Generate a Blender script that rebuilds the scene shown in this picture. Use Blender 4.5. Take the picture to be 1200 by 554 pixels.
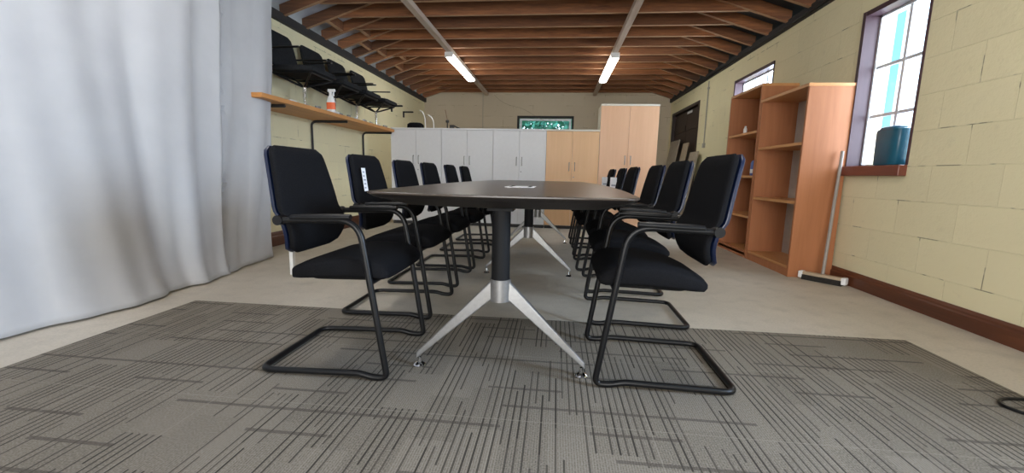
import bpy, bmesh, math, random
from mathutils import Vector, Matrix
random.seed(7)
S = bpy.context.scene
for o in list(bpy.data.objects): bpy.data.objects.remove(o)
COL = S.collection
# ------------------------------------------------------------------ camera
cam_d = bpy.data.cameras.new('camera'); cam = bpy.data.objects.new('camera', cam_d); COL.objects.link(cam)
cam_d.sensor_fit = 'HORIZONTAL'; cam_d.sensor_width = 36; cam_d.lens = 493/1200*36; cam_d.clip_start = .02
PITCH, YAW, ROLL, CAMZ = .1469, -.1011, .02167, .82
fw = Vector((math.sin(YAW)*math.cos(PITCH), math.cos(YAW)*math.cos(PITCH), -math.sin(PITCH)))
r0 = Vector((math.cos(YAW), -math.sin(YAW), 0)); u0 = r0.cross(fw)
rr = r0*math.cos(ROLL)+u0*math.sin(ROLL); uu = u0*math.cos(ROLL)-r0*math.sin(ROLL)
M = Matrix.Identity(4)
for i in range(3): M[i][0] = rr[i]; M[i][1] = uu[i]; M[i][2] = -fw[i]
M[2][3] = CAMZ
cam.matrix_world = M; S.camera = cam
# ------------------------------------------------------------------ light and exposure
S.view_settings.view_transform = 'Standard'; S.view_settings.look = 'None'
S.view_settings.gamma = 1; S.view_settings.use_curve_mapping = False
S.view_settings.exposure = 0.25
SKY = 3.2; TUBE = 17.0; REARFILL = 190; WINLIGHT = 150
W = bpy.data.worlds.new('world'); S.world = W; W.use_nodes = True
nt = W.node_tree; bg = nt.nodes['Background']
tc = nt.nodes.new('ShaderNodeTexCoord'); sx = nt.nodes.new('ShaderNodeSeparateXYZ'); cr = nt.nodes.new('ShaderNodeValToRGB')
nt.links.new(tc.outputs['Generated'], sx.inputs[0]); nt.links.new(sx.outputs[2], cr.inputs[0]); nt.links.new(cr.outputs[0], bg.inputs[0])
cr.color_ramp.elements[0].color = (.72, .86, 1, 1); cr.color_ramp.elements[1].color = (.45, .68, 1, 1)
bg.inputs[1].default_value = SKY

def area(name, loc, rot, sx_, sy_, power, color):
    d = bpy.data.lights.new(name, 'AREA'); d.shape = 'RECTANGLE'; d.size = sx_; d.size_y = sy_; d.energy = power; d.color = color
    o = bpy.data.objects.new(name, d); COL.objects.link(o); o.location = loc; o.rotation_euler = rot; return o
# fill from an added rear doorway and added unseen window; daylight at two seen windows
area('added_rear_fill', (-.3, -3.9, 1.25), (math.radians(90), 0, 0), 3.4, 2.1, REARFILL, (1, .94, .86))
area('daylight_right_window', (2.75, .55, 1.55), (0, math.radians(90), 0), 1.2, .9, WINLIGHT*1.35, (.60, .76, 1))  # window added out of frame to throw bluish light on the right
area('daylight_right_window_2', (2.75, 3.45, 1.55), (0, math.radians(90), 0), 1.2, .7, WINLIGHT*.22, (.72, .84, 1))
area('daylight_right_window_3', (2.75, 5.7, 1.8), (0, math.radians(90), 0), .6, .9, WINLIGHT*.3, (.72, .84, 1))

# ------------------------------------------------------------------ room numbers
XL, XR, YB, YF = -3.0, 2.36, 9.5, -3.6
ZW = 2.43; SLOPE = .33; RX = (XL+XR)/2; TC = -.21

# ------------------------------------------------------------------ materials
class NT:
    def __init__(s, name):
        s.m = bpy.data.materials.new(name); s.m.use_nodes = True; s.t = s.m.node_tree; s.b = s.t.nodes['Principled BSDF']
    def n(s, t, **k):
        x = s.t.nodes.new(t)
        for a, v in k.items(): setattr(x, a, v)
        return x
    def l(s, a, b): s.t.links.new(a, b)
    def put(s, inp, v):
        if isinstance(v, (int, float)): inp.default_value = v
        elif isinstance(v, tuple): inp.default_value = v if len(v) == 4 else (*v, 1)
        else: s.l(v, inp)
    def math(s, op, a, b=0, c=0):
        x = s.n('ShaderNodeMath', operation=op); s.put(x.inputs[0], a); s.put(x.inputs[1], b); s.put(x.inputs[2], c); return x.outputs[0]
    def mix(s, f, a, b, mode='MIX'):
        x = s.n('ShaderNodeMix', data_type='RGBA', blend_type=mode); s.put(x.inputs[0], f); s.put(x.inputs[6], a); s.put(x.inputs[7], b); return x.outputs[2]
    def coord(s, kind='Object'): return s.n('ShaderNodeTexCoord').outputs[kind]
    def geo(s): return s.n('ShaderNodeNewGeometry').outputs['Position']
    def map(s, v, sc=(1, 1, 1), loc=(0, 0, 0), rot=(0, 0, 0)):
        x = s.n('ShaderNodeMapping'); s.l(v, x.inputs[0]); x.inputs[3].default_value = sc; x.inputs[1].default_value = loc; x.inputs[2].default_value = rot; return x.outputs[0]
    def noise(s, v, scale, det=4, rough=.55, dist=0):
        x = s.n('ShaderNodeTexNoise'); s.l(v, x.inputs['Vector']); x.inputs['Scale'].default_value = scale; x.inputs['Detail'].default_value = det
        x.inputs['Roughness'].default_value = rough; x.inputs['Distortion'].default_value = dist; return x.outputs[0]
    def ramp(s, f, stops):
        x = s.n('ShaderNodeValToRGB'); s.l(f, x.inputs[0]); e = x.color_ramp.elements
        while len(e) < len(stops): e.new(.5)
        for i, (p, c) in enumerate(stops): e[i].position = p; e[i].color = (*c, 1) if len(c) == 3 else c
        return x.outputs[0]
    def white(s, v):
        x = s.n('ShaderNodeTexWhiteNoise', noise_dimensions='3D'); s.l(v, x.inputs[0]); return x.outputs[0]
    def xyz(s, x_, y_, z_=0):
        c = s.n('ShaderNodeCombineXYZ'); s.put(c.inputs[0], x_); s.put(c.inputs[1], y_); s.put(c.inputs[2], z_); return c.outputs[0]
    def sep(s, v):
        c = s.n('ShaderNodeSeparateXYZ'); s.l(v, c.inputs[0]); return c.outputs
    def bump(s, h, st=.3, d=.01):
        x = s.n('ShaderNodeBump'); s.l(h, x.inputs['Height']); x.inputs['Strength'].default_value = st; x.inputs['Distance'].default_value = d; s.l(x.outputs[0], s.b.inputs['Normal'])
    def col(s, c): s.put(s.b.inputs['Base Color'], c)
    def set(s, **k):
        nm = dict(rough='Roughness', metal='Metallic', spec='Specular IOR Level', trans='Transmission Weight', emi='Emission Strength', sheen='Sheen Weight', coat='Coat Weight', alpha='Alpha')
        for a, v in k.items(): s.b.inputs[nm[a]].default_value = v
        return s

def plain(name, c, rough=.5, metal=0, var=.06, scale=20, bump=0, **k):
    a = NT(name); v = a.coord(); f = a.noise(v, scale)
    lo = tuple(max(0, x*(1-var)) for x in c); hi = tuple(min(1, x*(1+var)) for x in c)
    a.col(a.ramp(f, [(.3, lo), (.7, hi)])); a.set(rough=rough, metal=metal, **k)
    if bump: a.bump(f, bump, .003)
    return a.m

def wood(name, dark, light, axis='z', rough=.45, scale=9, var=.0):
    a = NT(name); v = a.coord(); sc = {'x': (.08, 1, 1), 'y': (1, .08, 1), 'z': (1, 1, .08)}[axis]
    f = a.noise(a.map(v, sc), scale*2, 6, .6, .6); c = a.ramp(f, [(.25, dark), (.75, light)])
    if var:
        o = a.n('ShaderNodeObjectInfo').outputs['Random']
        c = a.mix(1, c, a.ramp(o, [(0, (1-var,)*3), (1, (1, 1, 1))]), 'MULTIPLY')
    a.col(c); a.set(rough=rough); a.bump(f, .08, .002); return a.m

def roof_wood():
    # rough brown faces; undersides get a paler wood colour that paints in light from below
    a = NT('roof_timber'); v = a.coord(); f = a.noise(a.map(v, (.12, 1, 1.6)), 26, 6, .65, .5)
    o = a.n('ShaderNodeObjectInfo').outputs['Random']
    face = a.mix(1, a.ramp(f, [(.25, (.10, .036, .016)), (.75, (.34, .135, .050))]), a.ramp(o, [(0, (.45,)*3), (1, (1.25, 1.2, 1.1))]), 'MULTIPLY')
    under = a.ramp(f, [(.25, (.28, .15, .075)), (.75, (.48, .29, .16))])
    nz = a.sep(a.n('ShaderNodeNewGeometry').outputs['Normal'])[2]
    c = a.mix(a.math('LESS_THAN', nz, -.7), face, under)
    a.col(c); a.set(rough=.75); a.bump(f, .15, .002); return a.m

def block_wall(name, axis, base, dark):
    a = NT(name); p = a.sep(a.geo()); h = p[1] if axis == 'y' else p[0]
    v = a.xyz(h, p[2], 0)
    br = a.n('ShaderNodeTexBrick'); a.l(a.map(v, (1, 1, 1), (.12, -.01, 0)), br.inputs['Vector'])
    for k, q in dict(Scale=1, ).items(): br.inputs[k].default_value = q
    br.inputs['Brick Width'].default_value = .44; br.inputs['Row Height'].default_value = .23; br.inputs['Mortar Size'].default_value = .004; br.inputs['Mortar Smooth'].default_value = .6
    br.inputs['Color1'].default_value = (*base, 1); br.inputs['Color2'].default_value = (*[x*.95 for x in base], 1); br.inputs['Mortar'].default_value = (*[x*.945 for x in base], 1)
    n1 = a.noise(v, 1.3, 5); n2 = a.noise(v, 9, 6, .65); n3 = a.noise(v, 45, 4)
    c = a.mix(a.ramp(n1, [(.35, (0,)*3), (.75, (.35,)*3)]), br.outputs[0], dark)
    c = a.mix(a.ramp(n2, [(.62, (0,)*3), (.72, (.35,)*3)]), c, tuple(x*.72 for x in base))
    # chips on the joints, showing the bare block
    chip = a.math('MULTIPLY', br.outputs['Fac'], a.ramp(a.noise(v, 5, 3), [(.56, (0,)*3), (.62, (1,)*3)]))
    c = a.mix(a.math('MULTIPLY', chip, .75), c, (.16, .14, .09))
    a.col(c); a.set(rough=.75)
    hh = a.math('ADD', a.math('MULTIPLY', br.outputs['Fac'], -.5), a.math('ADD', a.math('MULTIPLY', n2, 1.6), a.math('MULTIPLY', n3, .35)))
    a.bump(hh, .6, .006); return a.m

def carpet_mat():
    a = NT('carpet'); p = a.sep(a.geo()); x, y = p[0], p[1]
    fl = lambda v: a.math('FLOOR', v)
    fr = lambda v: a.math('FRACT', v)
    div = lambda v, k: a.math('DIVIDE', v, k)
    wn = a.noise(a.xyz(x, y), 3, 2)
    # lines along the room, in blocks of lengths that differ line by line
    P = .024
    li = fl(div(x, P)); blk = fl(div(x, P*6))
    ph = a.white(a.xyz(blk, 3.3, 1))
    ycell = fl(a.math('ADD', div(y, .26), a.math('MULTIPLY', ph, 5)))
    hb = a.white(a.xyz(blk, ycell, 7))
    ph2 = a.white(a.xyz(li, 9.1, 2))
    ylen = fl(a.math('ADD', div(y, .34), a.math('MULTIPLY', ph2, 6)))
    hl = a.white(a.xyz(li, ylen, 4))
    on = a.math('MULTIPLY', a.math('GREATER_THAN', hb, .10), a.math('GREATER_THAN', hl, .24))
    line = a.math('LESS_THAN', fr(div(x, P)), .26)
    l1 = a.math('MULTIPLY', a.math('MULTIPLY', on, line), a.math('ADD', .45, a.math('MULTIPLY', hl, .5)))
    # cross lines, softer and broader
    cl = fl(div(y, .125))
    hc = a.white(a.xyz(cl, fl(a.math('ADD', div(x, P*12), a.math('MULTIPLY', a.white(a.xyz(cl, 2.2, 6)), 3))), 8))
    l2 = a.math('MULTIPLY', a.math('GREATER_THAN', hc, .5), a.math('LESS_THAN', fr(div(y, .125)), .12))
    dark = a.math('MAXIMUM', l1, a.math('MULTIPLY', l2, .5))
    # plain blocks a touch lighter or darker, fine ribs, faint joints of the tiles
    tone = a.white(a.xyz(blk, ycell, 12))
    base = a.mix(tone, (.160, .138, .107), (.220, .192, .152))
    rib = a.math('LESS_THAN', fr(div(x, .008)), .45)
    base = a.mix(a.math('MULTIPLY', rib, .5), base, (.075, .064, .052))
    base = a.mix(a.ramp(a.noise(a.xyz(x, y), 190, 2), [(.4, (0,)*3), (.65, (.6,)*3)]), base, (.30, .27, .225))
    c = a.mix(dark, base, (.034, .029, .024))
    jx = a.math('LESS_THAN', fr(div(a.math('ADD', x, 2.19), .504)), .010); jy = a.math('LESS_THAN', fr(div(a.math('ADD', y, 1.73), .504)), .010)
    c = a.mix(a.math('MULTIPLY', a.math('MAXIMUM', jx, jy), .35), c, (.30, .27, .22))
    a.col(c); a.set(rough=.95, spec=.15); a.bump(a.noise(a.xyz(x, y), 300, 2), .25, .003); return a.m

def floor_mat():
    a = NT('screed'); p = a.geo(); n1 = a.noise(p, .9, 6, .6); n2 = a.noise(p, 7, 6, .6); n3 = a.noise(p, 90, 3)
    c = a.ramp(n1, [(.3, (.47, .42, .34)), (.7, (.62, .56, .47))])
    c = a.mix(a.ramp(n2, [(.5, (0,)*3), (.75, (.4,)*3)]), c, (.33, .30, .255))
    c = a.mix(a.ramp(n3, [(.45, (0,)*3), (.8, (.35,)*3)]), c, (.30, .27, .23))
    a.col(c); a.set(rough=.62, spec=.35); a.bump(n3, .2, .002); return a.m

def emit(name, c, st):
    a = NT(name); a.col(c); a.put(a.b.inputs['Emission Color'], c); a.set(emi=st); return a.m
def glass(name):
    a = NT(name); a.t.nodes.remove(a.b); o = a.t.nodes['Material Output']
    t = a.n('ShaderNodeBsdfTransparent'); g = a.n('ShaderNodeBsdfGlossy'); g.inputs['Roughness'].default_value = .02; m = a.n('ShaderNodeMixShader')
    m.inputs[0].default_value = .06; a.l(t.outputs[0], m.inputs[1]); a.l(g.outputs[0], m.inputs[2]); a.l(m.outputs[0], o.inputs[0]); return a.m
def cloth_mat():
    a = NT('curtain_cloth'); v = a.geo(); f = a.noise(v, 5, 4)
    a.col(a.ramp(f, [(.3, (.415, .418, .435)), (.7, (.45, .455, .468))])); a.set(rough=.85, sheen=.2)
    a.bump(a.noise(v, 260, 2), .08, .001); return a.m
def fabric():
    a = NT('black_fabric'); v = a.coord(); f = a.noise(v, 260, 3)
    a.col(a.ramp(f, [(.3, (.005, .005, .006)), (.7, (.012, .0122, .0135))])); a.set(rough=.92, spec=.06, sheen=.0); a.bump(f, .3, .002); return a.m

MT = dict(
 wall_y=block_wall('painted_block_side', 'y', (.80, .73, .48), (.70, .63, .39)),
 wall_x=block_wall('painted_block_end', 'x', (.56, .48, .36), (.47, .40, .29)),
 carpet=carpet_mat(), floor=floor_mat(), cloth=cloth_mat(), fabric=fabric(),
 shell=plain('blue_sheen_plastic', (.004, .009, .032), .3, 0, spec=.6),  # black shell with the window's blue reflection put into its colour
 tube=plain('black_powder_coat', (.005, .005, .0055), .38, spec=.3),
 tabletop=wood('dark_laminate', (.035, .025, .019), (.062, .046, .036), 'y', .29, 10),
 tableedge=plain('dark_edge', (.014, .011, .010), .5),
 matte=plain('matte_black', (.006, .006, .0065), .65, spec=.2),
 charcoal=plain('charcoal_fabric', (.018, .019, .021), .9, 0, .2, 40, spec=.15),
 silver=plain('brushed_silver', (.30, .295, .29), .4, .75, .08, 60),
 chrome=plain('chrome', (.75, .75, .76), .1, 1),
 white=plain('white_melamine', (.70, .70, .715), .42, 0, .02),
 cream=plain('cream_edge', (.74, .70, .60), .5, 0, .02),
 beech=wood('beech_door', (.70, .40, .19), (.78, .47, .24), 'z', .42, 7),
 beech2=wood('pinkish_beech_door', (.70, .40, .235), (.78, .47, .285), 'z', .42, 7),
 cherry=wood('orange_shelving_wood', (.33, .122, .045), (.44, .172, .070), 'z', .6, 8),
 cherry_back=plain('pale_back_board', (.50, .47, .42), .6),
 cherry_edge=wood('shelf_edging', (.52, .24, .08), (.60, .30, .12), 'y', .4, 8),
 plinth=plain('dark_plinth', (.03, .03, .032), .6),
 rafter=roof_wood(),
 lining_shaded=plain('roof_lining_shaded', (.035, .033, .035), .9, 0, .4, 3),  # same lining darkened in colour for the slope turned from the windows
 board=plain('roof_lining_lit', (.50, .50, .55), .85, 0, .35, 2.5),  # lit copy of the lining; its paleness stands for window light
 plate=plain('black_wall_plate', (.018, .017, .018), .7),
 batten=wood('pale_batten', (.36, .27, .20), (.56, .46, .38), 'y', .6, 10),
 skirting=wood('varnished_skirting', (.06, .018, .009), (.16, .052, .022), 'y', .35, 6),
 sill=wood('red_brown_sill', (.13, .035, .022), (.22, .065, .040), 'y', .35, 8),
 jamb=wood('purple_brown_frame', (.040, .018, .026), (.070, .032, .042), 'z', .5, 6),
 winwhite=plain('white_sash', (.72, .74, .78), .4),
 door=wood('dark_brown_door', (.020, .010, .008), (.036, .019, .014), 'z', .5, 6),
 shelfwood=wood('orange_shelf_plank', (.42, .175, .045), (.58, .265, .075), 'y', .5, 7),
 chip=plain('grey_chipboard', (.36, .31, .24), .8, 0, .12, 30),
 chip2=plain('tan_hardboard', (.42, .33, .23), .8, 0, .1, 30),
 diff=emit('lit_tube', (1, .965, .90), TUBE),
 metalwhite=plain('white_enamel', (.7, .7, .68), .4),
 paper=plain('white_paper', (.80, .80, .82), .7, 0, .02),
 print_=plain('grey_print', (.25, .27, .33), .7, 0, .02),
 teal=plain('teal_plastic', (.012, .10, .16), .35, 0, .15, 6),
 teal_dark=plain('teal_lid', (.02, .11, .22), .3),
 bristle=plain('dark_bristle', (.02, .017, .014), .95, 0, .4, 80, .6),
 palewood=wood('pale_wood', (.40, .30, .20), (.55, .43, .30), 'x', .6, 9),
 greypole=plain('grey_pole', (.30, .27, .24), .5),
 ash=plain('white_plastic', (.80, .80, .80), .4),
 orange=plain('orange_label', (.85, .16, .05), .5),
 bluecan=plain('blue_plastic', (.10, .16, .42), .4),
 leaf=plain('leaf_green', (.12, .42, .30), .8, 0, .6, 8),
 grass=plain('outdoor_grass', (.10, .18, .06), .95, 0, .3, 4),
 paleblue=plain('pale_blue_render', (.28, .62, .80), .8, 0, .12, 5),
 glass=glass('clear_glass'),
 grey=plain('grey_conduit', (.34, .33, .28), .6),
)
# ------------------------------------------------------------------ mesh helpers
def box(bm, x0, x1, y0, y1, z0, z1, bev=0, mat=None):
    r = bmesh.ops.create_cube(bm, size=1)
    T = Matrix.Translation(((x0+x1)/2, (y0+y1)/2, (z0+z1)/2)) @ Matrix.Diagonal((abs(x1-x0), abs(y1-y0), abs(z1-z0), 1))
    if mat is not None: T = mat @ T
    bmesh.ops.transform(bm, matrix=T, verts=r['verts'])
    if bev:
        es = list({e for v in r['verts'] for e in v.link_edges})
        bmesh.ops.bevel(bm, geom=es, offset=bev, segments=2, affect='EDGES', profile=.5)
    return bm
def prism(bm, pts, axis, a, b):
    """pts: 2D polygon; extruded along axis between a and b"""
    def P(p, t):
        return {'x': (t, p[0], p[1]), 'y': (p[0], t, p[1]), 'z': (p[0], p[1], t)}[axis]
    A = [bm.verts.new(P(p, a)) for p in pts]; B = [bm.verts.new(P(p, b)) for p in pts]; n = len(pts)
    bm.faces.new(A); bm.faces.new(B[::-1])
    for i in range(n): bm.faces.new((A[i], B[i], B[(i+1) % n], A[(i+1) % n]))
    return bm
def fillet(pts, rad, seg=6):
    out = [Vector(pts[0])]
    for i in range(1, len(pts)-1):
        p, a, b = Vector(pts[i]), Vector(pts[i-1]), Vector(pts[i+1]); r = rad[i] if isinstance(rad, (list, tuple)) else rad
        da, db = (a-p), (b-p); d = min(r, da.length*.49, db.length*.49)
        s, e = p+da.normalized()*d, p+db.normalized()*d
        for k in range(seg+1):
            t = k/seg; out.append(s*(1-t)**2+p*2*t*(1-t)+e*t*t)
    out.append(Vector(pts[-1])); return out
def tube(bm, pts, r, n=10, closed=False, sq=(1, 1)):
    pts = [Vector(p) for p in pts]; m = len(pts); rings = []; up = None
    for i, p in enumerate(pts):
        if closed: t = (pts[(i+1) % m]-pts[i-1]).normalized()
        else: t = (pts[min(i+1, m-1)]-pts[max(i-1, 0)]).normalized()
        if up is None:
            up = Vector((0, 0, 1)) if abs(t.z) < .9 else Vector((1, 0, 0))
        up = (up-t*up.dot(t)).normalized(); s = t.cross(up)
        rad = r[i] if isinstance(r, (list, tuple)) else r
        rings.append([bm.verts.new(p+(up*math.cos(2*math.pi*k/n)*sq[0]+s*math.sin(2*math.pi*k/n)*sq[1])*rad) for k in range(n)])
    for i in range(m if closed else m-1):
        A, B = rings[i], rings[(i+1) % m]
        for k in range(n): bm.faces.new((A[k], A[(k+1) % n], B[(k+1) % n], B[k]))
    if not closed: bm.faces.new(rings[0][::-1]); bm.faces.new(rings[-1])
    return bm
def cyl(bm, x, y, z0, z1, r, n=24, r2=None):
    r2 = r if r2 is None else r2
    A = [bm.verts.new((x+r*math.cos(2*math.pi*k/n), y+r*math.sin(2*math.pi*k/n), z0)) for k in range(n)]
    B = [bm.verts.new((x+r2*math.cos(2*math.pi*k/n), y+r2*math.sin(2*math.pi*k/n), z1)) for k in range(n)]
    bm.faces.new(A[::-1]); bm.faces.new(B)
    for k in range(n): bm.faces.new((A[k], A[(k+1) % n], B[(k+1) % n], B[k]))
    return bm
def lathe(bm, prof, x=0, y=0, n=20):
    rings = [[bm.verts.new((x+r*math.cos(2*math.pi*k/n), y+r*math.sin(2*math.pi*k/n), z)) for k in range(n)] for r, z in prof]
    for A, B in zip(rings, rings[1:]):
        for k in range(n): bm.faces.new((A[k], A[(k+1) % n], B[(k+1) % n], B[k]))
    bm.faces.new(rings[0][::-1]); bm.faces.new(rings[-1]); return bm
def loft(bm, rows, n=32, e=.5):
    """rows: (centre, half thickness vector, half width vector); superellipse sections"""
    rings = []
    for c, t, w in rows:
        c, t, w = Vector(c), Vector(t), Vector(w); R = []
        for k in range(n):
            a = 2*math.pi*k/n; ca, sa = math.cos(a), math.sin(a)
            R.append(bm.verts.new(c+w*math.copysign(abs(ca)**e, ca)+t*math.copysign(abs(sa)**e, sa)))
        rings.append(R)
    for A, B in zip(rings, rings[1:]):
        for k in range(n): bm.faces.new((A[k], A[(k+1) % n], B[(k+1) % n], B[k]))
    bm.faces.new(rings[0][::-1]); bm.faces.new(rings[-1]); return bm
def obj(name, bm, mat, parent=None, smooth=False, bevel=0):
    bmesh.ops.recalc_face_normals(bm, faces=bm.faces)
    me = bpy.data.meshes.new(name); bm.to_mesh(me); bm.free(); o = bpy.data.objects.new(name, me); COL.objects.link(o)
    me.materials.append(MT[mat] if isinstance(mat, str) else mat)
    if smooth:
        for p in me.polygons: p.use_smooth = True
        try:
            me.set_sharp_from_angle(angle=math.radians(42))
        except Exception: pass
    if parent: o.parent = parent
    if bevel:
        b = o.modifiers.new('b', 'BEVEL'); b.width = bevel; b.segments = 2; b.limit_method = 'ANGLE'
    return o
def B(): return bmesh.new()
def bx(*a, **k): return box(B(), *a, **k)
def tag(o, label, cat, group=None, kind=None):
    o['label'] = label; o['category'] = cat
    if group: o['group'] = group
    if kind: o['kind'] = kind
    return o
def thing(name, label, cat, loc=(0, 0, 0), rz=0, group=None):
    o = bpy.data.objects.new(name, None); COL.objects.link(o); o.location = loc; o.rotation_euler = (0, 0, rz); o.empty_display_size = .1
    return tag(o, label, cat, group)
def struct(name, bm, mat, parent=None, **k):
    o = obj(name, bm, mat, parent, **k)
    if not parent: o['kind'] = 'structure'
    return o
def dup(root, loc, rz, label, skip=()):
    r = root.copy(); COL.objects.link(r); r.location = loc; r.rotation_euler = (0, 0, rz); r['label'] = label
    def kids(a, b):
        for ch in list(a.children):
            if ch.name.split('.')[0] in skip: continue
            c = ch.copy(); COL.objects.link(c); c.parent = b; kids(ch, c)
    kids(root, r); return r

# ------------------------------------------------------------------ room shell
struct('floor', bx(XL-.15, XR+.15, YF-.15, YB+.15, -.1, 0), 'floor')
# right wall with openings (window_1, window_2, double doors, unseen window behind the frame edge)
WT = .22
def wall_with_holes(name, fixed0, fixed1, a0, a1, z0, z1, holes, axis, mat):
    bm = B(); cuts = sorted({a0, a1, *[h[0] for h in holes], *[h[1] for h in holes]})
    def bb(p, q, zz0, zz1):
        if axis == 'y': box(bm, fixed0, fixed1, p, q, zz0, zz1)
        else: box(bm, p, q, fixed0, fixed1, zz0, zz1)
    for p, q in zip(cuts, cuts[1:]):
        hs = sorted([h for h in holes if h[0] <= p+1e-6 and h[1] >= q-1e-6], key=lambda h: h[2]); z = z0
        for h in hs:
            if h[2] > z+1e-6: bb(p, q, z, h[2])
            z = h[3]
        if z < z1: bb(p, q, z, z1)
    return struct(name, bm, mat)
W1 = (3.15, 3.76, .94, 2.11); W2 = (5.16, 6.18, .94, 2.11); W3 = (.1, 1.0, .94, 2.11); DR = (7.62, 9.3, 0, 2.12)
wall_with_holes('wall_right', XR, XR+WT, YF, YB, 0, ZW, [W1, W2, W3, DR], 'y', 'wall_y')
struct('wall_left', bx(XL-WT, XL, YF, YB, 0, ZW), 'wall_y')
ridge_z = ZW+(XR-RX)*SLOPE
WB = (-.87, .30, 1.15, 2.06)
def gable(name, y0, y1, holes, zg):
    bm = B(); cuts = sorted({XL-WT, XR+WT, *[h[0] for h in holes], *[h[1] for h in holes]})
    for p, q in zip(cuts, cuts[1:]):
        hs = [h for h in holes if h[0] <= p+1e-6 and h[1] >= q-1e-6]; z = 0
        for h in hs:
            if h[2] > z: box(bm, p, q, y0, y1, z, h[2])
            z = h[3]
        box(bm, p, q, y0, y1, z, zg)
    prism(bm, [(XL-WT, zg), (XR+WT, zg), (XR+WT, ZW), (RX, ridge_z+.1), (XL-WT, ZW)], 'y', y0, y1)
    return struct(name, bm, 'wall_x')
gable('wall_back', YB, YB+WT, [WB], 2.3)
gable('wall_front', YF-WT, YF, [(-2.0, 1.4, 0, 2.25)], 2.3)  # doorway opening added behind the camera to let fill light in
# one roof lining above the rafters; left coloured as lit, right as shaded
bm = B(); zt = .125
for sx_ in (-1, 1):
    xw = XL-WT if sx_ < 0 else XR+WT
    zwv = ZW+zt-SLOPE*WT
    prism(bm, [(xw, zwv), (RX, ridge_z+zt), (RX, ridge_z+zt+.05), (xw, zwv+.05)], 'y', YF-WT, YB+WT)
    struct('ceiling', bm, 'board' if sx_ < 0 else 'lining_shaded'); bm = B()
bm.free()
# black wall plates and skirting
struct('trim_1', bx(XR-.035, XR+.0, YF, YB, ZW-.05, ZW+.03), 'plate')
struct('trim_2', bx(XL-.0, XL+.045, YF, YB, ZW-.06, ZW+.03), 'plate')
def skirt(name, x, sgn, y0, y1, h):
    s = [(x, 0), (x-sgn*.022, 0), (x-sgn*.022, h*.68), (x-sgn*.015, h*.76), (x-sgn*.015, h*.86), (x-sgn*.006, h), (x, h)]
    struct(name, prism(B(), s, 'y', y0, y1), 'skirting')
skirt('baseboard_right', XR, 1, YF, DR[0]-.05, .115)
skirt('baseboard_left', XL, -1, YF, YB, .15)

# windows
def side_window(n, w, sill=True, rows=3, colsn=2, pane_inner=True):
    y0, y1, z0, z1 = w; X0, X1 = XR, XR+WT
    root = bpy.data.objects.new('window_%d' % n, None); COL.objects.link(root); root['kind'] = 'structure'; root.location = (XR, (y0+y1)/2, z0)
    def put(name, bm, mat):
        bmesh.ops.translate(bm, verts=bm.verts, vec=-Vector(root.location)); return obj(name, bm, mat, root)
    bm = B(); d = X0+.13
    box(bm, X0-.018, d, y1-.022, y1+.012, z0, z1+.012); box(bm, X0-.006, d, y0-.003, y0+.014, z0, z1+.012)
    box(bm, X0-.012, d, y0-.003, y1+.012, z1-.022, z1+.014)
    put('window_lining', bm, 'jamb')
    bm = B(); a, b = d-.042, d-.010
    f = .016
    box(bm, a, b, y0+.022, y0+.022+f, z0, z1-.022); box(bm, a, b, y1-.022-f, y1-.022, z0, z1-.022)
    box(bm, a, b, y0+.022, y1-.022, z0, z0+f); box(bm, a, b, y0+.022, y1-.022, z1-.022-f, z1-.022)
    put('sash', bm, 'winwhite')
    bm = B(); ya, yb = y0+.022+f, y1-.022-f; za, zb = z0+f, z1-.022-f
    for i in range(1, colsn): yy = ya+(yb-ya)*i/colsn; box(bm, a+.008, b-.008, yy-.013, yy+.013, za, zb)
    for i in range(1, rows): zz = za+(zb-za)*i/rows; box(bm, a+.010, b-.010, ya, yb, zz-.012, zz+.012)
    put('glazing_bar', bm, 'winwhite')
    put('window_pane', bx(a+.013, a+.019, ya, yb, za, zb), 'glass')
    if sill: put('window_sill', bx(X0-.055, X0+.13, y0-.0, y1+.03, z0-.075, z0, bev=.006), 'sill')
    return root
side_window(1, W1, rows=3)
side_window(2, W2, rows=3, colsn=3)
side_window(3, W3, rows=3)  # added out of view as a source of bluish light
# back window
root = bpy.data.objects.new('window_4', None); COL.objects.link(root); root['kind'] = 'structure'; root.location = ((WB[0]+WB[1])/2, YB, WB[2])
def putb(name, bm, mat):
    bmesh.ops.translate(bm, verts=bm.verts, vec=-Vector(root.location)); return obj(name, bm, mat, root)
def ring(y0, y1, x0, x1, z0, z1, w):
    bm = B(); box(bm, x0, x0+w, y0, y1, z0, z1); box(bm, x1-w, x1, y0, y1, z0, z1); box(bm, x0+w, x1-w, y0, y1, z0, z0+w); box(bm, x0+w, x1-w, y0, y1, z1-w, z1); return bm
putb('window_frame', ring(YB-.03, YB+.06, WB[0]-.03, WB[1]+.03, WB[2]-.03, WB[3]+.03, .042), 'plate')
putb('sash', ring(YB+.02, YB+.06, WB[0]+.025, WB[1]-.025, WB[2]+.025, WB[3]-.025, .04), 'winwhite')
putb('window_pane', bx(WB[0]+.06, WB[1]-.06, YB+.035, YB+.041, WB[2]+.06, WB[3]-.06), 'glass')
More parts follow.
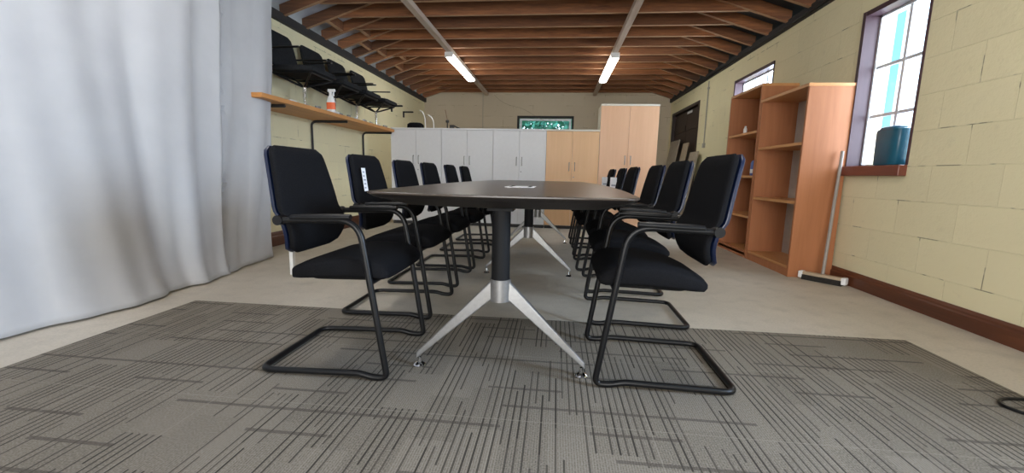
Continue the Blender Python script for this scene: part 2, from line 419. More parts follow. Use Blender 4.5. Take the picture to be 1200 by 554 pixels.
# double doors in the right wall
for n, (a, b) in enumerate(((DR[0]+.05, (DR[0]+DR[1])/2-.004), ((DR[0]+DR[1])/2+.004, DR[1]-.05))):
    root = bpy.data.objects.new('door_%d' % (n+1), None); COL.objects.link(root); root['kind'] = 'structure'; root.location = (XR+.06, (a+b)/2, 0)
    def putd(name, bm, mat):
        bmesh.ops.translate(bm, verts=bm.verts, vec=-Vector(root.location)); return obj(name, bm, mat, root)
    bm = bx(XR+.05, XR+.09, a, b, .01, 2.06)
    putd('door_leaf', bm, 'door')
    bm = B()
    for zz in (.35, 1.05, 1.75): box(bm, XR+.035, XR+.05, a+.02, b-.02, zz-.05, zz+.05)
    putd('door_ledge', bm, 'door')
    putd('door_pull', tube(B(), fillet([(XR+.05, a+.08 if n else b-.08, 1.0), (XR+.01, a+.08 if n else b-.08, 1.0), (XR+.01, a+.08 if n else b-.08, 1.13), (XR+.05, a+.08 if n else b-.08, 1.13)], .02), .007), 'plate')
bm = B(); box(bm, XR-.012, XR+.12, DR[0], DR[0]+.05, 0, DR[3]); box(bm, XR-.012, XR+.12, DR[1]-.05, DR[1], 0, DR[3]); box(bm, XR-.012, XR+.12, DR[0]+.05, DR[1]-.05, DR[3]-.05, DR[3])
struct('trim_3', bm, 'door')
struct('trim_4', bx(XR+.10, XR+WT, DR[0], DR[1], 0, DR[3]), 'door')     # outer boarding behind the doors
tag(obj('door_notice', bx(XR+.028, XR+.033, 8.12, 8.40, 1.995, 2.035), 'paper'), 'small white strip notice at the top of the dark brown double doors', 'notice')

# ------------------------------------------------------------------ roof trusses
ORD = ['first', 'second', 'third', 'fourth', 'fifth', 'sixth', 'seventh', 'eighth', 'ninth', 'tenth', 'eleventh', 'twelfth', 'thirteenth', 'fourteenth', 'fifteenth', 'sixteenth', 'seventeenth', 'eighteenth', 'nineteenth', 'twentieth']
ZC = 2.575
def make_truss():
    t = thing('roof_truss', '', 'roof truss', group='timber roof trusses')
    xa = RX+(ridge_z-ZC)/SLOPE; hw = .0225
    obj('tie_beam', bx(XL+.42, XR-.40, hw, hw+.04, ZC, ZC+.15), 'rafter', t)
    for s in (-1, 1):
        xw = XL+.002 if s < 0 else XR-.002; zz = ZW+.002*SLOPE
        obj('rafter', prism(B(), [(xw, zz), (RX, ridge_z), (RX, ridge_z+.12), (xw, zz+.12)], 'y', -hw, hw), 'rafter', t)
    return t
t0 = make_truss(); NTR = 19
for i in range(NTR):
    y = YB-.12-.405*i
    lab = 'brown timber roof truss, %s counted from the far end wall' % ORD[i]
    if i == 0: t0.location = (0, y, 0); t0['label'] = lab
    else: dup(t0, (0, y, 0), 0, lab)
# noggins: short timbers between rafters on the left slope
for i, (k, x) in enumerate(((8, -2.72), (9, -2.55), (7, -2.66), (6, -2.5), (10, -2.72), (5, -2.7))):
    y = YB-.12-.405*k; z = ZW+(x-XL)*SLOPE
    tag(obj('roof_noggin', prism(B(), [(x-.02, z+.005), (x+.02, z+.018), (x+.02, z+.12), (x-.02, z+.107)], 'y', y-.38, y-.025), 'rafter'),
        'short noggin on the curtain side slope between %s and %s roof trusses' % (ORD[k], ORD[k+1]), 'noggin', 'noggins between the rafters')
# long battens under the ties, carrying the lights
for x, lab in ((-1.58, 'long pale batten under the tie beams on the curtain side, carrying lit tube lights'), (.75, 'long pale batten under the tie beams on the window side, carrying lit tube lights')):
    tag(obj('ceiling_batten', bx(x-.035, x+.035, -1.5, YB-.02, ZC-.06, ZC), 'batten'), lab, 'batten', 'long battens under the roof ties')
def light(x, y0, lab):
    t = thing('strip_light', lab, 'strip light', (x, y0+.8, ZC-.06), 0, 'fluorescent strip lights')
    obj('light_housing', bx(-.045, .045, -.80, .80, -.028, 0, bev=.004), 'metalwhite', t)
    d = []
    obj('diffuser', loft(B(), [((0, y, -.045), (0, 0, .026*s), (.062*s, 0, 0)) for y, s in ((-.79, .8), (-.78, 1), (.78, 1), (.79, .8))], 20, .7), 'diff', t, smooth=True)
    for s in (-1, 1): obj('end_cap', bx(-.06, .06, s*.80-.012, s*.80+.012, -.072, 0, bev=.004), 'metalwhite', t)
light(-1.58, 6.15, 'lit white strip light on the batten nearer the curtain')
light(.75, 6.25, 'lit white strip light on the batten nearer the windows')
light(-1.58, 1.2, 'added fill strip light overhead on the curtain side batten, out of frame')  # this and the next are added unseen to brighten the foreground
light(.75, 1.2, 'added fill strip light overhead on the window side batten, out of frame')
# service pipe along the right wall plate and conduit drop
tag(obj('service_pipe', tube(B(), [(XR-.055, y, ZW-.035+.012*math.sin(y*2.1)) for y in [i*.25 for i in range(4, 38)]], .013, 8), 'plate', smooth=True), 'black cable run clipped along the black plate at the top of the window wall', 'pipe')
bm = tube(B(), [(XR-.014, 7.22, 2.34), (XR-.014, 7.22, 1.35)], .009, 8)
box(bm, XR-.03, XR, 7.19, 7.25, 1.31, 1.38); box(bm, XR-.025, XR, 7.20, 7.24, 2.22, 2.25)
tag(obj('wall_conduit', bm, 'grey'), 'thin grey conduit dropping down the cream wall beside the dark doors', 'conduit')
tag(obj('cable_drop', tube(B(), [(-1.67, YB-.008, z) for z in (2.56, 2.2, 1.5)], .006, 6), 'grey'), 'thin cable dropping down the far end wall behind the white cabinets', 'cable')
pts = [(-1.42+.11*i, YB-.010, 2.53-.5*(i/10)**.8-.03*math.sin(i*.8)) for i in range(11)]
tag(obj('slack_wire', tube(B(), pts, .004, 6), 'chip'), 'thin slack wire sagging across the far end wall towards the small window', 'wire')

# ------------------------------------------------------------------ carpet
tag(obj('carpet', bx(-2.19, 1.845, -1.73, 2.30, 0, .007), 'carpet'), 'large rectangular brown grey carpet patterned with dark broken lines under the table end', 'carpet')

# ------------------------------------------------------------------ curtains
def curtain(name, y0, y1, xoff, seed, label, ny, amp, z1=2.44):
    rnd = random.Random(seed); bm = B(); nz = 70; ks = [(rnd.uniform(3.0, 9.5), rnd.uniform(0, 6.28), rnd.uniform(.3, 1), rnd.uniform(-.35, .35)) for _ in range(5)]
    g = []
    fade = lambda y: min(1, .12+max(0, 2.91-y)/.25) if seed == 1 else 1
    for i in range(ny+1):
        y = y0+(y1-y0)*i/ny; row = []
        for j in range(nz+1):
            q = j/nz; z = .012+(z1-.012)*q
            d = 0
            yy = y+.22*(1-q)**1.5*math.sin(y*1.7+seed)     # folds lean as they fall
            for k, p, a_, s in ks: d += .42*a_*math.sin(k*yy+p+s*z*2)
            wy = yy+.05*math.sin(2.3*yy+1.1*z+seed)
            d += (.50+.22*math.sin(1.9*yy+seed))*math.sin(wy*2*math.pi/(.60+.05*math.sin(y*.9))+.9*math.sin(z*1.1)+seed)+.13*math.sin(wy*2*math.pi/.21+2*math.sin(z*.8+yy))
            d = d*.55
            sharp = math.copysign(abs(d)**.8, d)
            foot = .045*math.exp(-z/.12)*(1+.5*math.sin(y*3))   # hem kicks out on the floor
            fine = .0
            if seed == 2:   # gathered seam next to the first curtain
                e = math.exp(-((y-y0)/.09)**2); fine = .010*e*math.sin(z*46+3*math.sin(z*9))+.006*e*math.sin(z*83)
                fine += .012*math.sin((y-y0)*14-z*5)*math.exp(-((y-y0)/.3)**2)
            row.append(bm.verts.new((xoff+amp*sharp*(.55+.45*(1-q))*fade(y)+foot+fine, y+.085*z*max(0, min(1, (y-1.5)/1.5))+.010*math.sin(z*7+seed)*(1 if i in (0, ny) else 0), z)))
        g.append(row)
    for i in range(ny):
        for j in range(nz): bm.faces.new((g[i][j], g[i+1][j], g[i+1][j+1], g[i][j+1]))
    o = obj(name, bm, 'cloth', smooth=True); m = o.modifiers.new('s', 'SOLIDIFY'); m.thickness = .004
    tag(o, label, 'curtain', 'white curtains along the left side'); return o
curtain('curtain', -1.9, 2.93, -2.53, 1, 'wide white cloth curtain nearest the camera, hanging in loose vertical folds to the floor', 420, .095)
curtain('curtain', 2.965, 3.60, -2.60, 2, 'narrow white curtain panel beyond the gathered seam, beside the shelf', 90, .035)
tag(obj('curtain_rail', tube(B(), [(-2.55, -1.95, 2.478), (-2.55, 3.9, 2.478)], .014, 10), 'grey'), 'grey rail carrying the white curtains, hung under the roof', 'curtain rail')

# ------------------------------------------------------------------ table
T = thing('conference_table', 'long dark brown boat shaped meeting table with black columns and splayed silver legs', 'table', (TC, 3.39, 0))
y0, y1 = 1.46-3.39, 5.36-3.39
def outline(inset, n=26):
    pts = []; L = (y1-y0)/2-inset; cy = (y1+y0)/2
    def hw(y): return .60-inset-.095*(y/ (L))**2
    # right side going +y, rounded corners, slightly bowed ends
    rc = .10
    side = [(hw(L*(-1+2*i/n)*.93), L*(-1+2*i/n)*.93) for i in range(n+1)]
    xe = side[-1][0]
    top = []
    for i in range(1, 6):
        a = i/6*math.pi/2; top.append((xe-.07*(1-math.cos(a)), L*.93+L*.045*math.sin(a)))
    xq, yq = top[-1]
    for i in range(1, 12):
        x = xq*(1-2*i/12); top.append((x, yq+(L-yq)*(1-(x/xq)**2)))
    R = [(x, y+cy) for x, y in side]; Tp = [(x, y+cy) for x, y in top]
    Lf = [(-x, y) for x, y in reversed(R)]
    Tl = [(-x, y+0) for x, y in reversed([t for t in Tp[:5]])]
    Bt = [(-x, 2*cy-y) for x, y in (Tp[:5]+Tp[5:])]
    Br = [(x, 2*cy-y) for x, y in reversed(Tp[:5])]
    return R+Tp+Tl+Lf+Bt+Br
def slab(layers):
    bm = B(); rings = [[bm.verts.new((x, y, z)) for x, y in outline(ins)] for ins, z in layers]; n = len(rings[0])
    for A, Bb in zip(rings, rings[1:]):
        for k in range(n): bm.faces.new((A[k], A[(k+1) % n], Bb[(k+1) % n], Bb[k]))
    bm.faces.new(rings[0][::-1]); bm.faces.new(rings[-1]); return bm
obj('tabletop', slab([(.004, .735), (0, .738), (0, .743), (.002, .745)]), 'tabletop', T)
obj('top_edge', slab([(.13, .690), (.115, .692), (.02, .724), (.004, .735)]), 'tableedge', T)
for yy in (1.645, 3.39, 5.10):
    y = yy-3.39
    c = obj('column', cyl(B(), 0, y, .40, .678, .037, 28), 'matte', T, smooth=True)
    obj('mounting_plate', bx(-.05, .05, y-.05, y+.05, .679, .690), 'matte', T)
    h = obj('hub', cyl(B(), 0, y, .312, .402, .042, 28), 'silver', T, smooth=True)
    for s in (-1, 1):
        bm = B(); rows = []
        for k in range(2):
            x = s*(.030 if k == 0 else .352)
            zt_, zb = ((.400, .322) if k == 0 else (.066, .042)); w = .021 if k == 0 else .012
            rows.append([bm.verts.new((x, y-w, zb)), bm.verts.new((x, y+w, zb)), bm.verts.new((x, y+w*.8, zt_)), bm.verts.new((x, y-w*.8, zt_))])
        A, C_ = rows
        for k in range(4): bm.faces.new((A[k], A[(k+1) % 4], C_[(k+1) % 4], C_[k]))
        bm.faces.new(A[::-1]); bm.faces.new(C_)
        lg = obj('leg', bm, 'silver', T, bevel=.004)
        g = 0.0075 if yy < 2.3 else .0005
        bm = lathe(B(), [(.026, g), (.027, g+.006), (.020, g+.014), (.010, g+.018), (.007, .045)], s*.340, y, 20)
        obj('foot', bm, 'chrome', lg, smooth=True)
fl = bx(-.085, .085, -.96, -.70, .745, .748, bev=.001)
f_ = obj('cable_flap', fl, 'ash', T)
bm = B(); box(bm, -.065, -.045, -.95, -.71, .7482, .7488); box(bm, .045, .065, -.95, -.71, .7482, .7488)
obj('flap_slot', bm, 'plate', f_)

# ------------------------------------------------------------------ chairs
def make_chair():
    t = thing('cantilever_chair', '', 'chair', group='black chairs around the meeting table')
    hy = .232; r = .0125
    def side(y):
        return [(-.145, y, .622), (.165, y, .632), (.262, y, r+.001), (.20, y, r+.001), (.15, y, .026), (-.268, y, .015)]
    a = side(-hy); b = side(hy)[::-1]
    path = a+b; rad = [0, .085, .055, .02, .02, .05, .05, .02, .02, .055, .085, 0]
    obj('frame', tube(B(), fillet(path, rad, 7), r, 12), 'tube', t, smooth=True)
    bm = tube(B(), [(.204, -hy, .392), (.204, hy, .392)], .010, 10)
    tube(bm, fillet([(.204, -.15, .392), (-.08, -.15, .385), (-.08, .15, .385), (.204, .15, .392)], .04), .009, 8)
    obj('seat_support', bm, 'tube', t, smooth=True)
    # seat cushion: rows from front to rear
    rows = []
    for x, zc, th, w in ((.262, .421, .010, .19), (.255, .424, .026, .206), (.235, .431, .039, .216), (.19, .440, .047, .222), (.10, .443, .049, .224), (.02, .438, .047, .224), (-.05, .428, .042, .220), (-.10, .417, .035, .210), (-.135, .408, .028, .194), (-.152, .403, .014, .168)):
        rows.append(((x, 0, zc), (0, 0, th), (0, w, 0)))
    st = obj('seat', loft(B(), rows, 40, .42), 'fabric', t, smooth=True)
    # backrest cushion and its plastic shell
    def bprof(q):    # q 0 bottom .. 1 top
        x = -.165+.03*math.sin(min(1, q/.42)*math.pi)*(1 if q < .42 else 0)-.095*max(0, q-.32)**1.25*1.0
        return x
    fr, sh = [], []
    N = 22
    for i in range(N+1):
        q = i/N; z = .478+(.905-.478)*q
        edge = min(q, 1-q)
        w = .213-.040*max(0, (q-.42)/.58)**1.2 - (.055*((.34-q)/.34)**2 if q < .34 else 0)
        rc = .10
        if q > 1-rc: w -= .030*(((q-(1-rc))/rc)**3)
        if q < .06: w -= .03*((.06-q)/.06)**2
        th = .017*min(1, .35+edge*14)
        fr.append(((bprof(q)+.010, 0, z), (th, 0, -th*.25), (0, w, 0)))
        sh.append(((bprof(q)-.016, 0, z-.001), (.012*min(1, .4+edge*12), 0, 0), (0, w-.003, 0)))
    obj('backrest', loft(B(), fr, 40, .38), 'fabric', t, smooth=True)
    obj('back_shell', loft(B(), sh, 40, .38), 'shell', t, smooth=True)
    for s in (-1, 1):
        pd = [(-.10+.235*k/6, s*hy, .628+.0075*k/6+.006) for k in range(7)]
        obj('armrest', tube(B(), pd, [.012, .015, .0155, .0155, .0155, .015, .012], 12, sq=(.85, 1.1)), 'tube', t, smooth=True)
        bm = B(); tube(bm, [(-.148, s*(hy-.03), .622), (-.148, s*(hy+.016), .622)], .019, 14)
        obj('arm_knob', bm, 'tube', t, smooth=True)
    return t
chair = make_chair()
def tagpaper(root, y, z, h, w=.05):
    x = -.1265
    o = obj('paper_label', bx(x, x+.0015, y-w/2, y+w/2, z-h/2, z+h/2), 'paper', root); o['label'] = 'white printed paper label'
    bm = B()
    for k in range(5): box(bm, x+.0015, x+.0019, y-w*.38, y+w*(.1+.25*((k*7) % 3)/3), z-h*.38+h*.17*k, z-h*.38+h*.17*k+h*.05)
    obj('label_print', bm, 'print_', o)
RY = [1.798, 2.49, 3.16, 3.85, 4.50, 5.22]; LY = [1.722, 2.43, 3.13, 3.73, 4.50, 5.22]
RXs = [.438, .475, .50, .46, .46, .45]; LXs = [-.892, -.925, -.94, -.93, -.93, -.93]
words = ['nearest the camera', 'second from the camera', 'third from the camera', 'fourth from the camera', 'fifth from the camera', 'farthest from the camera']
roots = {}
for side_, Ys, Xs, rz, where in (('R', RY, RXs, math.pi, 'window'), ('L', LY, LXs, 0, 'curtain')):
    for i, (x, y) in enumerate(zip(Xs, Ys)):
        z = .0072 if y < 2.52 else 0.0
        tg = (side_, i) in (('L', 1), ('R', 4), ('R', 5))
        lab = 'black armchair in the %s side row, %s%s' % (where, words[i], ', white paper label on backrest' if tg else '')
        if side_ == 'R' and i == 0:
            chair.location = (x, y, z); chair.rotation_euler = (0, 0, rz); chair['label'] = lab; roots[side_, i] = chair
        else: roots[side_, i] = dup(chair, (x, y, z), rz+random.uniform(-.015, .015)*(i > 0), lab)
for k, y, z, h in ((('L', 1), -.13, .765, .13),):
    r_ = roots[k]; n0 = len(r_.children)
    x = -.150
    q = (z-.478)/.427; xx = -.165-.095*max(0, q-.32)**1.25*1.0+.010+.026
    w = .045
    tilt = .13
    bm = bx(-.0008, .0008, -w/2, w/2, -h/2, h/2); bmesh.ops.rotate(bm, verts=bm.verts, matrix=Matrix.Rotation(-tilt, 3, 'Y')); bmesh.ops.translate(bm, verts=bm.verts, vec=(xx+.004, y, z))
    o = obj('paper_label', bm, 'paper', r_); o['label'] = 'white printed paper label'
    bm = B()
    for j in range(5): box(bm, .0008, .0012, -w*.36, w*(.05+.3*((j*7) % 3)/3), -h*.38+h*.17*j, -h*.38+h*.17*j+h*.05)
    bmesh.ops.rotate(bm, verts=bm.verts, matrix=Matrix.Rotation(-tilt, 3, 'Y')); bmesh.ops.translate(bm, verts=bm.verts, vec=(xx+.004, y, z))
    obj('label_print', bm, 'print_', o)

for k in (('R', 4), ('R', 5)):      # swing tickets hanging from the front of two backrests
    o = obj('paper_label', bx(-.165, -.098, .0, .0015, .70, .81), 'paper', roots[k]); o['label'] = 'white hanging paper ticket'
    obj('label_print', bx(-.155, -.112, .0015, .0019, .72, .735), 'print_', o)
# ------------------------------------------------------------------ cabinets
def cabinet(x0, x1, h, carcass, doorm, lab, lock=True, group=None, hz=1.015):
    w = x1-x0; t = thing('cupboard', lab, 'cupboard', ((x0+x1)/2, 6.5, 0), 0, group); D = .45
    bm = B(); e = .018
    box(bm, -w/2+.001, -w/2+e, .02, D, .05, h-.025); box(bm, w/2-e, w/2-.001, .02, D, .05, h-.025)
    box(bm, -w/2+e, w/2-e, .02, D, .05, .068); box(bm, -w/2+e, w/2-e, D-.008, D, .068, h-.025)
    for q in (.33, .66): box(bm, -w/2+e, w/2-e, .04, D-.008, h*q, h*q+.018)
    obj('carcass', bm, carcass, t)
    obj('cupboard_top', bx(-w/2+.001, w/2-.001, -.002, D, h-.025, h, bev=.002), carcass, t)
    obj('plinth', bx(-w/2+.01, w/2-.01, .03, D-.02, 0, .05), 'plinth', t)
    for s in (-1, 1):
        a, b = (-w/2+.003, -.0015) if s < 0 else (.0015, w/2-.003)
        d = obj('door', bx(a, b, 0, .018, .055, h-.028, bev=.0015), doorm, t)
        x = s*.042
        obj('handle', tube(B(), fillet([(x, 0, hz-.062), (x, -.026, hz-.062), (x, -.026, hz+.062), (x, 0, hz+.062)], .012, 4), .0055, 8), 'silver', d, smooth=True)
        if s > 0 and lock: 
            bm = B(); tube(bm, [(.03, .0, hz-.155), (.03, -.006, hz-.155)], .009, 14); obj('lock', bm, 'silver', d, smooth=True)
g1 = 'row of tall white two door cupboards'
cabinet(-2.60, -1.79, 1.50, 'white', 'white', 'white two door cupboard at the left end of the row, beside the wooden shelf', True, g1)
cabinet(-1.79, -.98, 1.50, 'white', 'white', 'white two door cupboard in the middle between two other white cupboards', True, g1)
cabinet(-.98, -.17, 1.50, 'white', 'white', 'white two door cupboard next to the beech doored cupboard', True, g1)
cabinet(-.17, .62, 1.50, 'cream', 'beech', 'lower beech doored cupboard between the white cupboards and the tall one', True, None, .95)
cabinet(.62, 1.46, 1.87, 'cream', 'beech2', 'tallest cupboard with beech doors and cream sides at the right end of the row', False, None, 1.06)

# ------------------------------------------------------------------ bookcases
def bookcase(lab, x, y0, y1, h, d, shelves, items_mat='cherry', cap=0):
    t = thing('bookcase', lab, 'bookcase', (x, (y0+y1)/2, 0), 0, 'open wooden bookcases against the window wall'); w = y1-y0; e = .024
    obj('side_panel', bx(0, d, -w/2, -w/2+e, 0, h), 'cherry', t); obj('side_panel', bx(0, d, w/2-e, w/2, 0, h), 'cherry', t)
    obj('bookcase_top', bx(-.008 if cap else 0, d, -w/2-(.004 if cap else 0), w/2+(.004 if cap else 0), h, h+.026, bev=.002), 'cherry_edge', t)
    obj('back_panel', bx(d-.010, d-.002, -w/2+e, w/2-e, .07, h), 'cherry_back', t)
    obj('plinth', bx(.004, .020, -w/2+e, w/2-e, 0, .07), 'cherry', t)
    for z in shelves: obj('shelf', bx(.004, d-.012, -w/2+e, w/2-e, z-.024, z), 'cherry_edge', t)
    return t
bookcase('nearer open wooden bookcase with empty shelves, standing beside the large window', 2.0, 3.75, 4.56, 1.572, .345, (.09, .645, 1.135), cap=1)
bookcase('farther and taller open wooden bookcase, partly behind the nearer one', 2.0, 4.575, 5.34, 1.74, .345, (.05, .44, .86, 1.315))
# things on the farther bookcase
bm = lathe(B(), [(.017, 1.316), (.018, 1.32), (.018, 1.37), (.010, 1.385), (.010, 1.40)], 2.06, 5.02, 14)
tag(obj('small_bottle', bm, 'ash', smooth=True), 'small white bottle on the upper shelf of the farther bookcase', 'bottle')
bm = lathe(B(), [(.035, .861), (.042, .87), (.042, .99), (.030, 1.015), (.018, 1.02)], 2.07, 4.72, 18)
t = obj('plastic_tub', bm, 'bluecan', smooth=True); tag(t, 'blue and white plastic tub on the middle shelf of the farther bookcase', 'tub')
obj('tub_label', lathe(B(), [(.0425, .885), (.0432, .886), (.0432, .925), (.0425, .926)], 2.07, 4.72, 18), 'ash', t)
tag(obj('black_box', bx(2.10, 2.25, 4.12, 4.45, 1.612, 1.635, bev=.004), 'plate'), 'flat black box lying on top of the nearer bookcase', 'box')
# teal canister on the window sill
t = thing('canister', 'dark teal plastic canister standing on the sill of the large window', 'canister', (XR+.035, 3.365, .94), 0)
rows = [((0, 0, .001), (.048, 0, 0), (0, .098, 0)), ((0, 0, .012), (.055, 0, 0), (0, .108, 0)), ((0, 0, .235), (.055, 0, 0), (0, .115, 0)), ((0, 0, .255), (.052, 0, 0), (0, .112, 0)), ((0, 0, .265), (.042, 0, 0), (0, .094, 0))]
obj('canister_body', loft(B(), rows, 36, .5), 'teal', t, smooth=True)
obj('canister_lid', loft(B(), [((0, 0, .262), (.044, 0, 0), (0, .096, 0)), ((0, 0, .272), (.044, 0, 0), (0, .096, 0)), ((0, 0, .280), (.03, 0, 0), (0, .07, 0))], 30, .6), 'teal_dark', t, smooth=True)
# broom: wide head on the floor, pole leaning to the wall
t = thing('floor_broom', 'wide floor broom resting beside the nearer bookcase, its pole leaning on the wall', 'broom', (2.19, 3.60, 0), math.radians(-50))
obj('broom_head', bx(-.15, .15, -.028, .028, .042, .066, bev=.006), 'palewood', t)
obj('broom_bristles', bx(-.14, .14, -.030, .030, .0, .043), 'bristle', t)
for s in (-1, 1): obj('end_cap', bx(s*.150-.018, s*.150+.018, -.031, .031, .012, .069, bev=.008), 'ash', t)
pa = Vector((2.20, 3.615, .062)); pb = Vector((2.288, 3.715, 1.06))
Mi = (Matrix.Translation((2.19, 3.60, 0)) @ Matrix.Rotation(math.radians(-50), 4, 'Z')).inverted()
obj('broom_pole', tube(B(), [Mi @ pa, Mi @ pb], .0125, 12), 'greypole', t, smooth=True)

# leaning boards by the double doors
def board(x0, x1, y0, w, h, th, lab, mat, lean=.12):
    bm = bx(0, th, 0, w, 0, h); bmesh.ops.rotate(bm, verts=bm.verts, matrix=Matrix.Rotation(lean, 3, 'Y'))
    mn = min(v.co.z for v in bm.verts); bmesh.ops.translate(bm, verts=bm.verts, vec=(x0, y0, -mn+.0005))
    tag(obj('leaning_board', bm, mat), lab, 'board', 'offcut boards leaning by the brown doors')
board(2.09, 0, 8.55, .60, 1.56, .018, 'tallest grey board leaning by the brown doors, closest to the tall cupboard', 'chip', .15)
board(2.10, 0, 7.96, .30, 1.46, .018, 'narrow tan board leaning in the middle of the brown doors', 'chip2', .15)
board(2.10, 0, 7.30, .42, 1.27, .018, 'shortest board leaning at the right edge of the brown doors', 'chip', .15)

# ------------------------------------------------------------------ left shelf
SX = -2.5
S_ = thing('wall_shelf', 'long orange brown wooden shelf on black brackets along the left wall', 'shelf', (XL, 4.9, 1.46))
obj('shelf_plank', bx(.0, SX-XL, 3.45-4.9, 6.40-4.9, -.04, 0, bev=.003), 'shelfwood', S_)
for y in (3.8, 4.98, 6.36):
    yy = y-4.9
    bm = tube(B(), fillet([(.016, yy, -.62), (.016, yy, -.058), (.47, yy, -.058)], .06, 6), .015, 4)
    obj('shelf_bracket', bm, 'plate', S_)
# chairs without their bases standing on the shelf
def shelf_seat():
    t = thing('swivel_seat', '', 'seat', group='black swivel seats stored on the wall shelf')
    bm = cyl(B(), 0, 0, .012, .22, .013, 14); cyl(bm, 0, 0, .10, .225, .018, 14)
    obj('post', bm, 'chrome', t, smooth=True)
    obj('base_plate', bx(-.09, .09, -.11, .11, 0, .012, bev=.003), 'metalwhite', t)
    bm = B()
    for a, b in ((.2, .20), (.2, -.20), (-.2, .20), (-.2, -.20)): tube(bm, fillet([(0, 0, .215), (a*.25, b*.25, .235), (a, b, .315)], .02, 3), .011, 8)
    tube(bm, fillet([(.20, -.21, .318), (.20, .21, .318)], .02), .010, 8); tube(bm, [(-.20, -.21, .318), (-.20, .21, .318)], .010, 8)
    tube(bm, [(-.2, -.21, .318), (.2, -.21, .318)], .010, 8); tube(bm, [(-.2, .21, .318), (.2, .21, .318)], .010, 8)
    obj('seat_spider', bm, 'tube', t, smooth=True)
    rows = [((x, 0, .36+dz), (0, 0, th), (0, w, 0)) for x, dz, th, w in ((.25, -.02, .012, .20), (.24, -.01, .028, .225), (.12, 0, .036, .235), (-.12, .0, .036, .235), (-.21, .0, .03, .225), (-.225, 0, .012, .20))]
    obj('seat', loft(B(), rows, 28, .4), 'charcoal', t, smooth=True)
    rows = []
    for q in (0, .06, .3, .6, .92, 1):
        z = .385+.375*q; w = .21+.02*math.sin(q*3.1)-(.03 if q in (0, 1) else 0)
        rows.append(((-.19-.085*q, 0, z), (.022 if 0 < q < 1 else .012, 0, 0), (0, w, 0)))
    obj('backrest', loft(B(), rows, 28, .4), 'charcoal', t, smooth=True)
    for s in (-1, 1):
        obj('armrest', tube(B(), fillet([(-.215, s*.235, .545), (.12, s*.255, .545)], .02), .013, 8, sq=(.7, 1.4)), 'tube', t, smooth=True)
    return t
s0 = shelf_seat()
for i, (y, lab) in enumerate(((4.34, 'black swivel seat on the wall shelf, nearest the curtain'), (4.95, 'black swivel seat on the wall shelf, second from the curtain, behind the spray bottle'),
                              (5.52, 'black swivel seat on the wall shelf, third from the curtain'), (6.12, 'black swivel seat on the wall shelf, closest to the white cupboards'))):
    if i == 0: s0.location = (-2.665, y, 1.461); s0['label'] = lab
    else: dup(s0, (-2.665, y, 1.461), 0, lab)
# spray bottle
t = thing('spray_bottle', 'white trigger spray bottle with an orange label on the wall shelf', 'bottle', (-2.53, 4.62, 1.4605))
bm = loft(B(), [((0, 0, z), (0, w*.62, 0), (w, 0, 0)) for z, w in ((0, .040), (.01, .046), (.11, .046), (.15, .036), (.185, .018), (.20, .014))], 20, .7)
obj('bottle_body', bm, 'ash', t, smooth=True)
obj('bottle_label', loft(B(), [((0, 0, z), (0, .0295, 0), (.0475, 0, 0)) for z in (.03, .105)], 20, .7), 'orange', t)
bm = cyl(B(), 0, 0, .195, .22, .017, 14); box(bm, -.03, .055, -.012, .012, .22, .25, bev=.005); box(bm, .028, .04, -.008, .008, .175, .22)
obj('trigger_head', bm, 'ash', t)
# little fittings scattered on the shelf
rnd = random.Random(3)
for k in range(11):
    y = 3.95+k*.215; x = -2.535+rnd.uniform(-.02, .015)
    if abs(y-4.62) < .10: y += .11
    L = rnd.uniform(.03, .075); bm = bx(-.012, .012, -L, L, 0, .012+rnd.uniform(0, .018), bev=.003)
    o = obj('steel_fitting', bm, 'silver' if k % 3 else 'metalwhite'); o.location = (x, y, 1.4605); o.rotation_euler = (0, 0, rnd.uniform(-.25, .25))
    tag(o, 'small loose %s fitting on the front edge of the wall shelf, %s from the curtain' % ('pale' if k % 3 == 0 else 'steel', ORD[k]), 'fitting', 'loose fittings along the shelf edge')

# ------------------------------------------------------------------ things on top of the cupboards and left wall far end
bm = loft(B(), [((0, 0, z), (0, .10*s, 0), (.125*s, 0, 0)) for z, s in ((0, .92), (.02, 1), (.07, .96), (.095, .7), (.10, .4))], 24, .5)
o = tag(obj('black_bag', bm, 'fabric', smooth=True), 'small black bag on top of the leftmost white cupboard', 'bag'); o.location = (-2.27, 6.72, 1.5005)
for (y, z, w, n) in ((7.55, 1.985, .21, 'upper'), (8.15, 1.965, .20, 'lower')):
    bm = bx(XL, XL+w, y-.02, y+.02, z-.012, z+.012); box(bm, XL, XL+.02, y-.02, y+.02, z-.10, z+.012)
    tag(obj('wall_bracket', bm, 'plate'), 'short black bracket on the left wall above the black bag, the %s of two' % n, 'bracket', 'black brackets on the left wall')
for i, (x, h) in enumerate(((-2.10, .27), (-1.965, .20))):
    bm = tube(B(), fillet([(x, 6.7, 1.507), (x-.01, 6.7, 1.50+h*.7), (x-.05, 6.7, 1.50+h), (x-.10, 6.72, 1.50+h+.02)], .05, 6), .007, 8); box(bm, x-.035, x+.035, 6.67, 6.73, 1.5005, 1.507)
    tag(obj('white_hook_stand', bm, 'ash', smooth=False), '%s curved white wire stand on the leftmost white cupboard' % ('taller' if i == 0 else 'shorter'), 'stand', 'white wire stands on the white cupboard')
t = thing('desk_microphone', 'small dark upright stand with a knob on the second white cupboard', 'stand', (-1.745, 6.70, 1.5005))
bm = lathe(B(), [(.028, 0), (.028, .01), (.010, .015), (.010, .10), (.024, .105), (.026, .135), (.016, .145)], 0, 0, 16); obj('stand_body', bm, 'plate', t, smooth=True)
obj('stand_rod', tube(B(), [(0, 0, .14), (-.035, 0, .30)], .004, 8), 'sill', t)
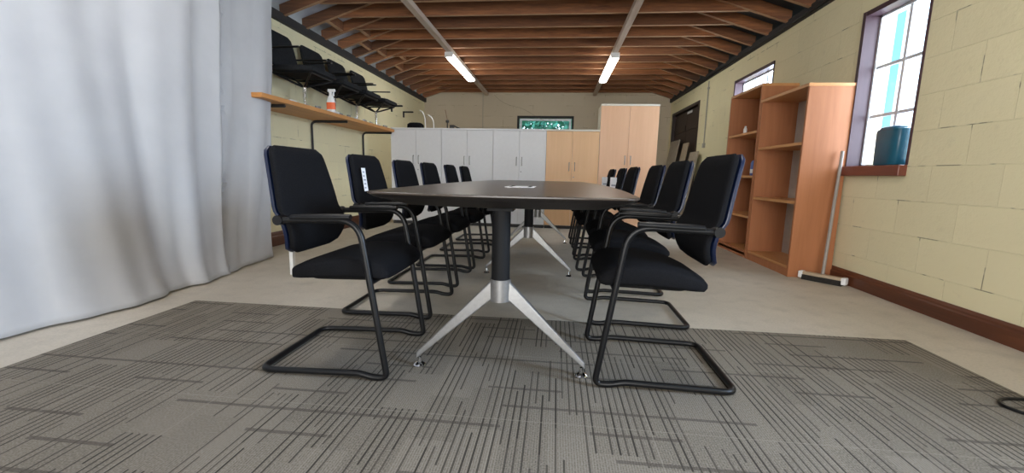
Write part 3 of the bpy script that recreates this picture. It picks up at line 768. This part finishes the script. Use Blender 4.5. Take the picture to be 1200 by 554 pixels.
bm = tube(B(), [(-1.64, 6.68, 1.555), (-1.53, 6.72, 1.508)], .011, 8); box(bm, -1.70, -1.63, 6.66, 6.70, 1.5005, 1.565)
tag(obj('paint_brush', bm, 'plate'), 'short dark brush lying on the second white cupboard', 'brush')

# low white posts behind the left chairs
tag(obj('white_post', bx(-2.06, -2.03, 3.04, 3.07, 0, .40, bev=.002), 'metalwhite'), 'thin white post standing on the floor behind the nearest left chair', 'post')
tag(obj('white_post', bx(-2.352, -2.335, 4.90, 4.917, 0, .36, bev=.002), 'grey'), 'thin grey post standing on the floor behind the second left chair', 'post')

# black cable loop on the carpet at the right
pts = [(1.86+.26, 1.60, .012), (1.86, 1.70, .012), (1.72, 1.69, .012), (1.665, 1.64, .012), (1.70, 1.57, .012), (1.80, 1.50, .012), (1.95, 1.43, .012), (2.15, 1.40, .012)]
tag(obj('floor_cable', tube(B(), fillet([(x, y, z+.001) for x, y, z in pts], .08, 6), .006, 8), 'tube', smooth=True), 'loop of black cable lying on the carpet edge at the right', 'cable')

# ------------------------------------------------------------------ outside
struct('trim_5', bx(-14, 14, YB+.3, 24, -.12, -.02), 'grass'); struct('trim_6', bx(XR+.3, 14, -6, YB+.3, -.12, -.02), 'grass')
bm = B()
for k in range(13000):
    c = Vector((random.uniform(-3.6, 3.2), 12.2+random.uniform(-.5, .5), random.uniform(0, 1)))
    c.z = (c.z**.8)*(3.0+.35*math.sin(c.x*3.1)); s = random.uniform(.05, .12)
    a = Vector((random.uniform(-1, 1), random.uniform(-1, 1), random.uniform(-1, 1))).normalized(); b_ = a.cross(Vector((random.random(), random.random(), random.random()))).normalized()
    bm.faces.new([bm.verts.new(c+a*s), bm.verts.new(c+b_*s*.5), bm.verts.new(c-a*s), bm.verts.new(c-b_*s*.5)])
tag(obj('hedge', bm, 'leaf'), 'leafy green hedge seen through the small window in the far end wall', 'hedge')
bm = B()
for k in range(2600):
    c = Vector((5.6+random.uniform(-.4, .4), random.uniform(9.0, 15), random.uniform(0, 1)*3.2)); s = random.uniform(.06, .12)
    a = Vector((random.uniform(-1, 1), random.uniform(-1, 1), random.uniform(-1, 1))).normalized(); b_ = a.cross(Vector((random.random(), random.random(), random.random()))).normalized()
    bm.faces.new([bm.verts.new(c+a*s), bm.verts.new(c+b_*s*.5), bm.verts.new(c-a*s), bm.verts.new(c-b_*s*.5)])
tag(obj('hedge', bm, 'leaf'), 'green bushes seen through the window above the farther bookcase', 'hedge')
t = thing('garden_shed', 'pale blue shed wall seen through the left side of the large window', 'shed', (2.95, 5.65, -.02))
obj('shed_wall', bx(0, .635, -.55, .55, 0, 4.2), 'paleblue', t)
obj('shed_roof', prism(B(), [(-.06, 4.2), (.72, 4.2), (.33, 4.6)], 'y', -.6, .6), 'chip', t)
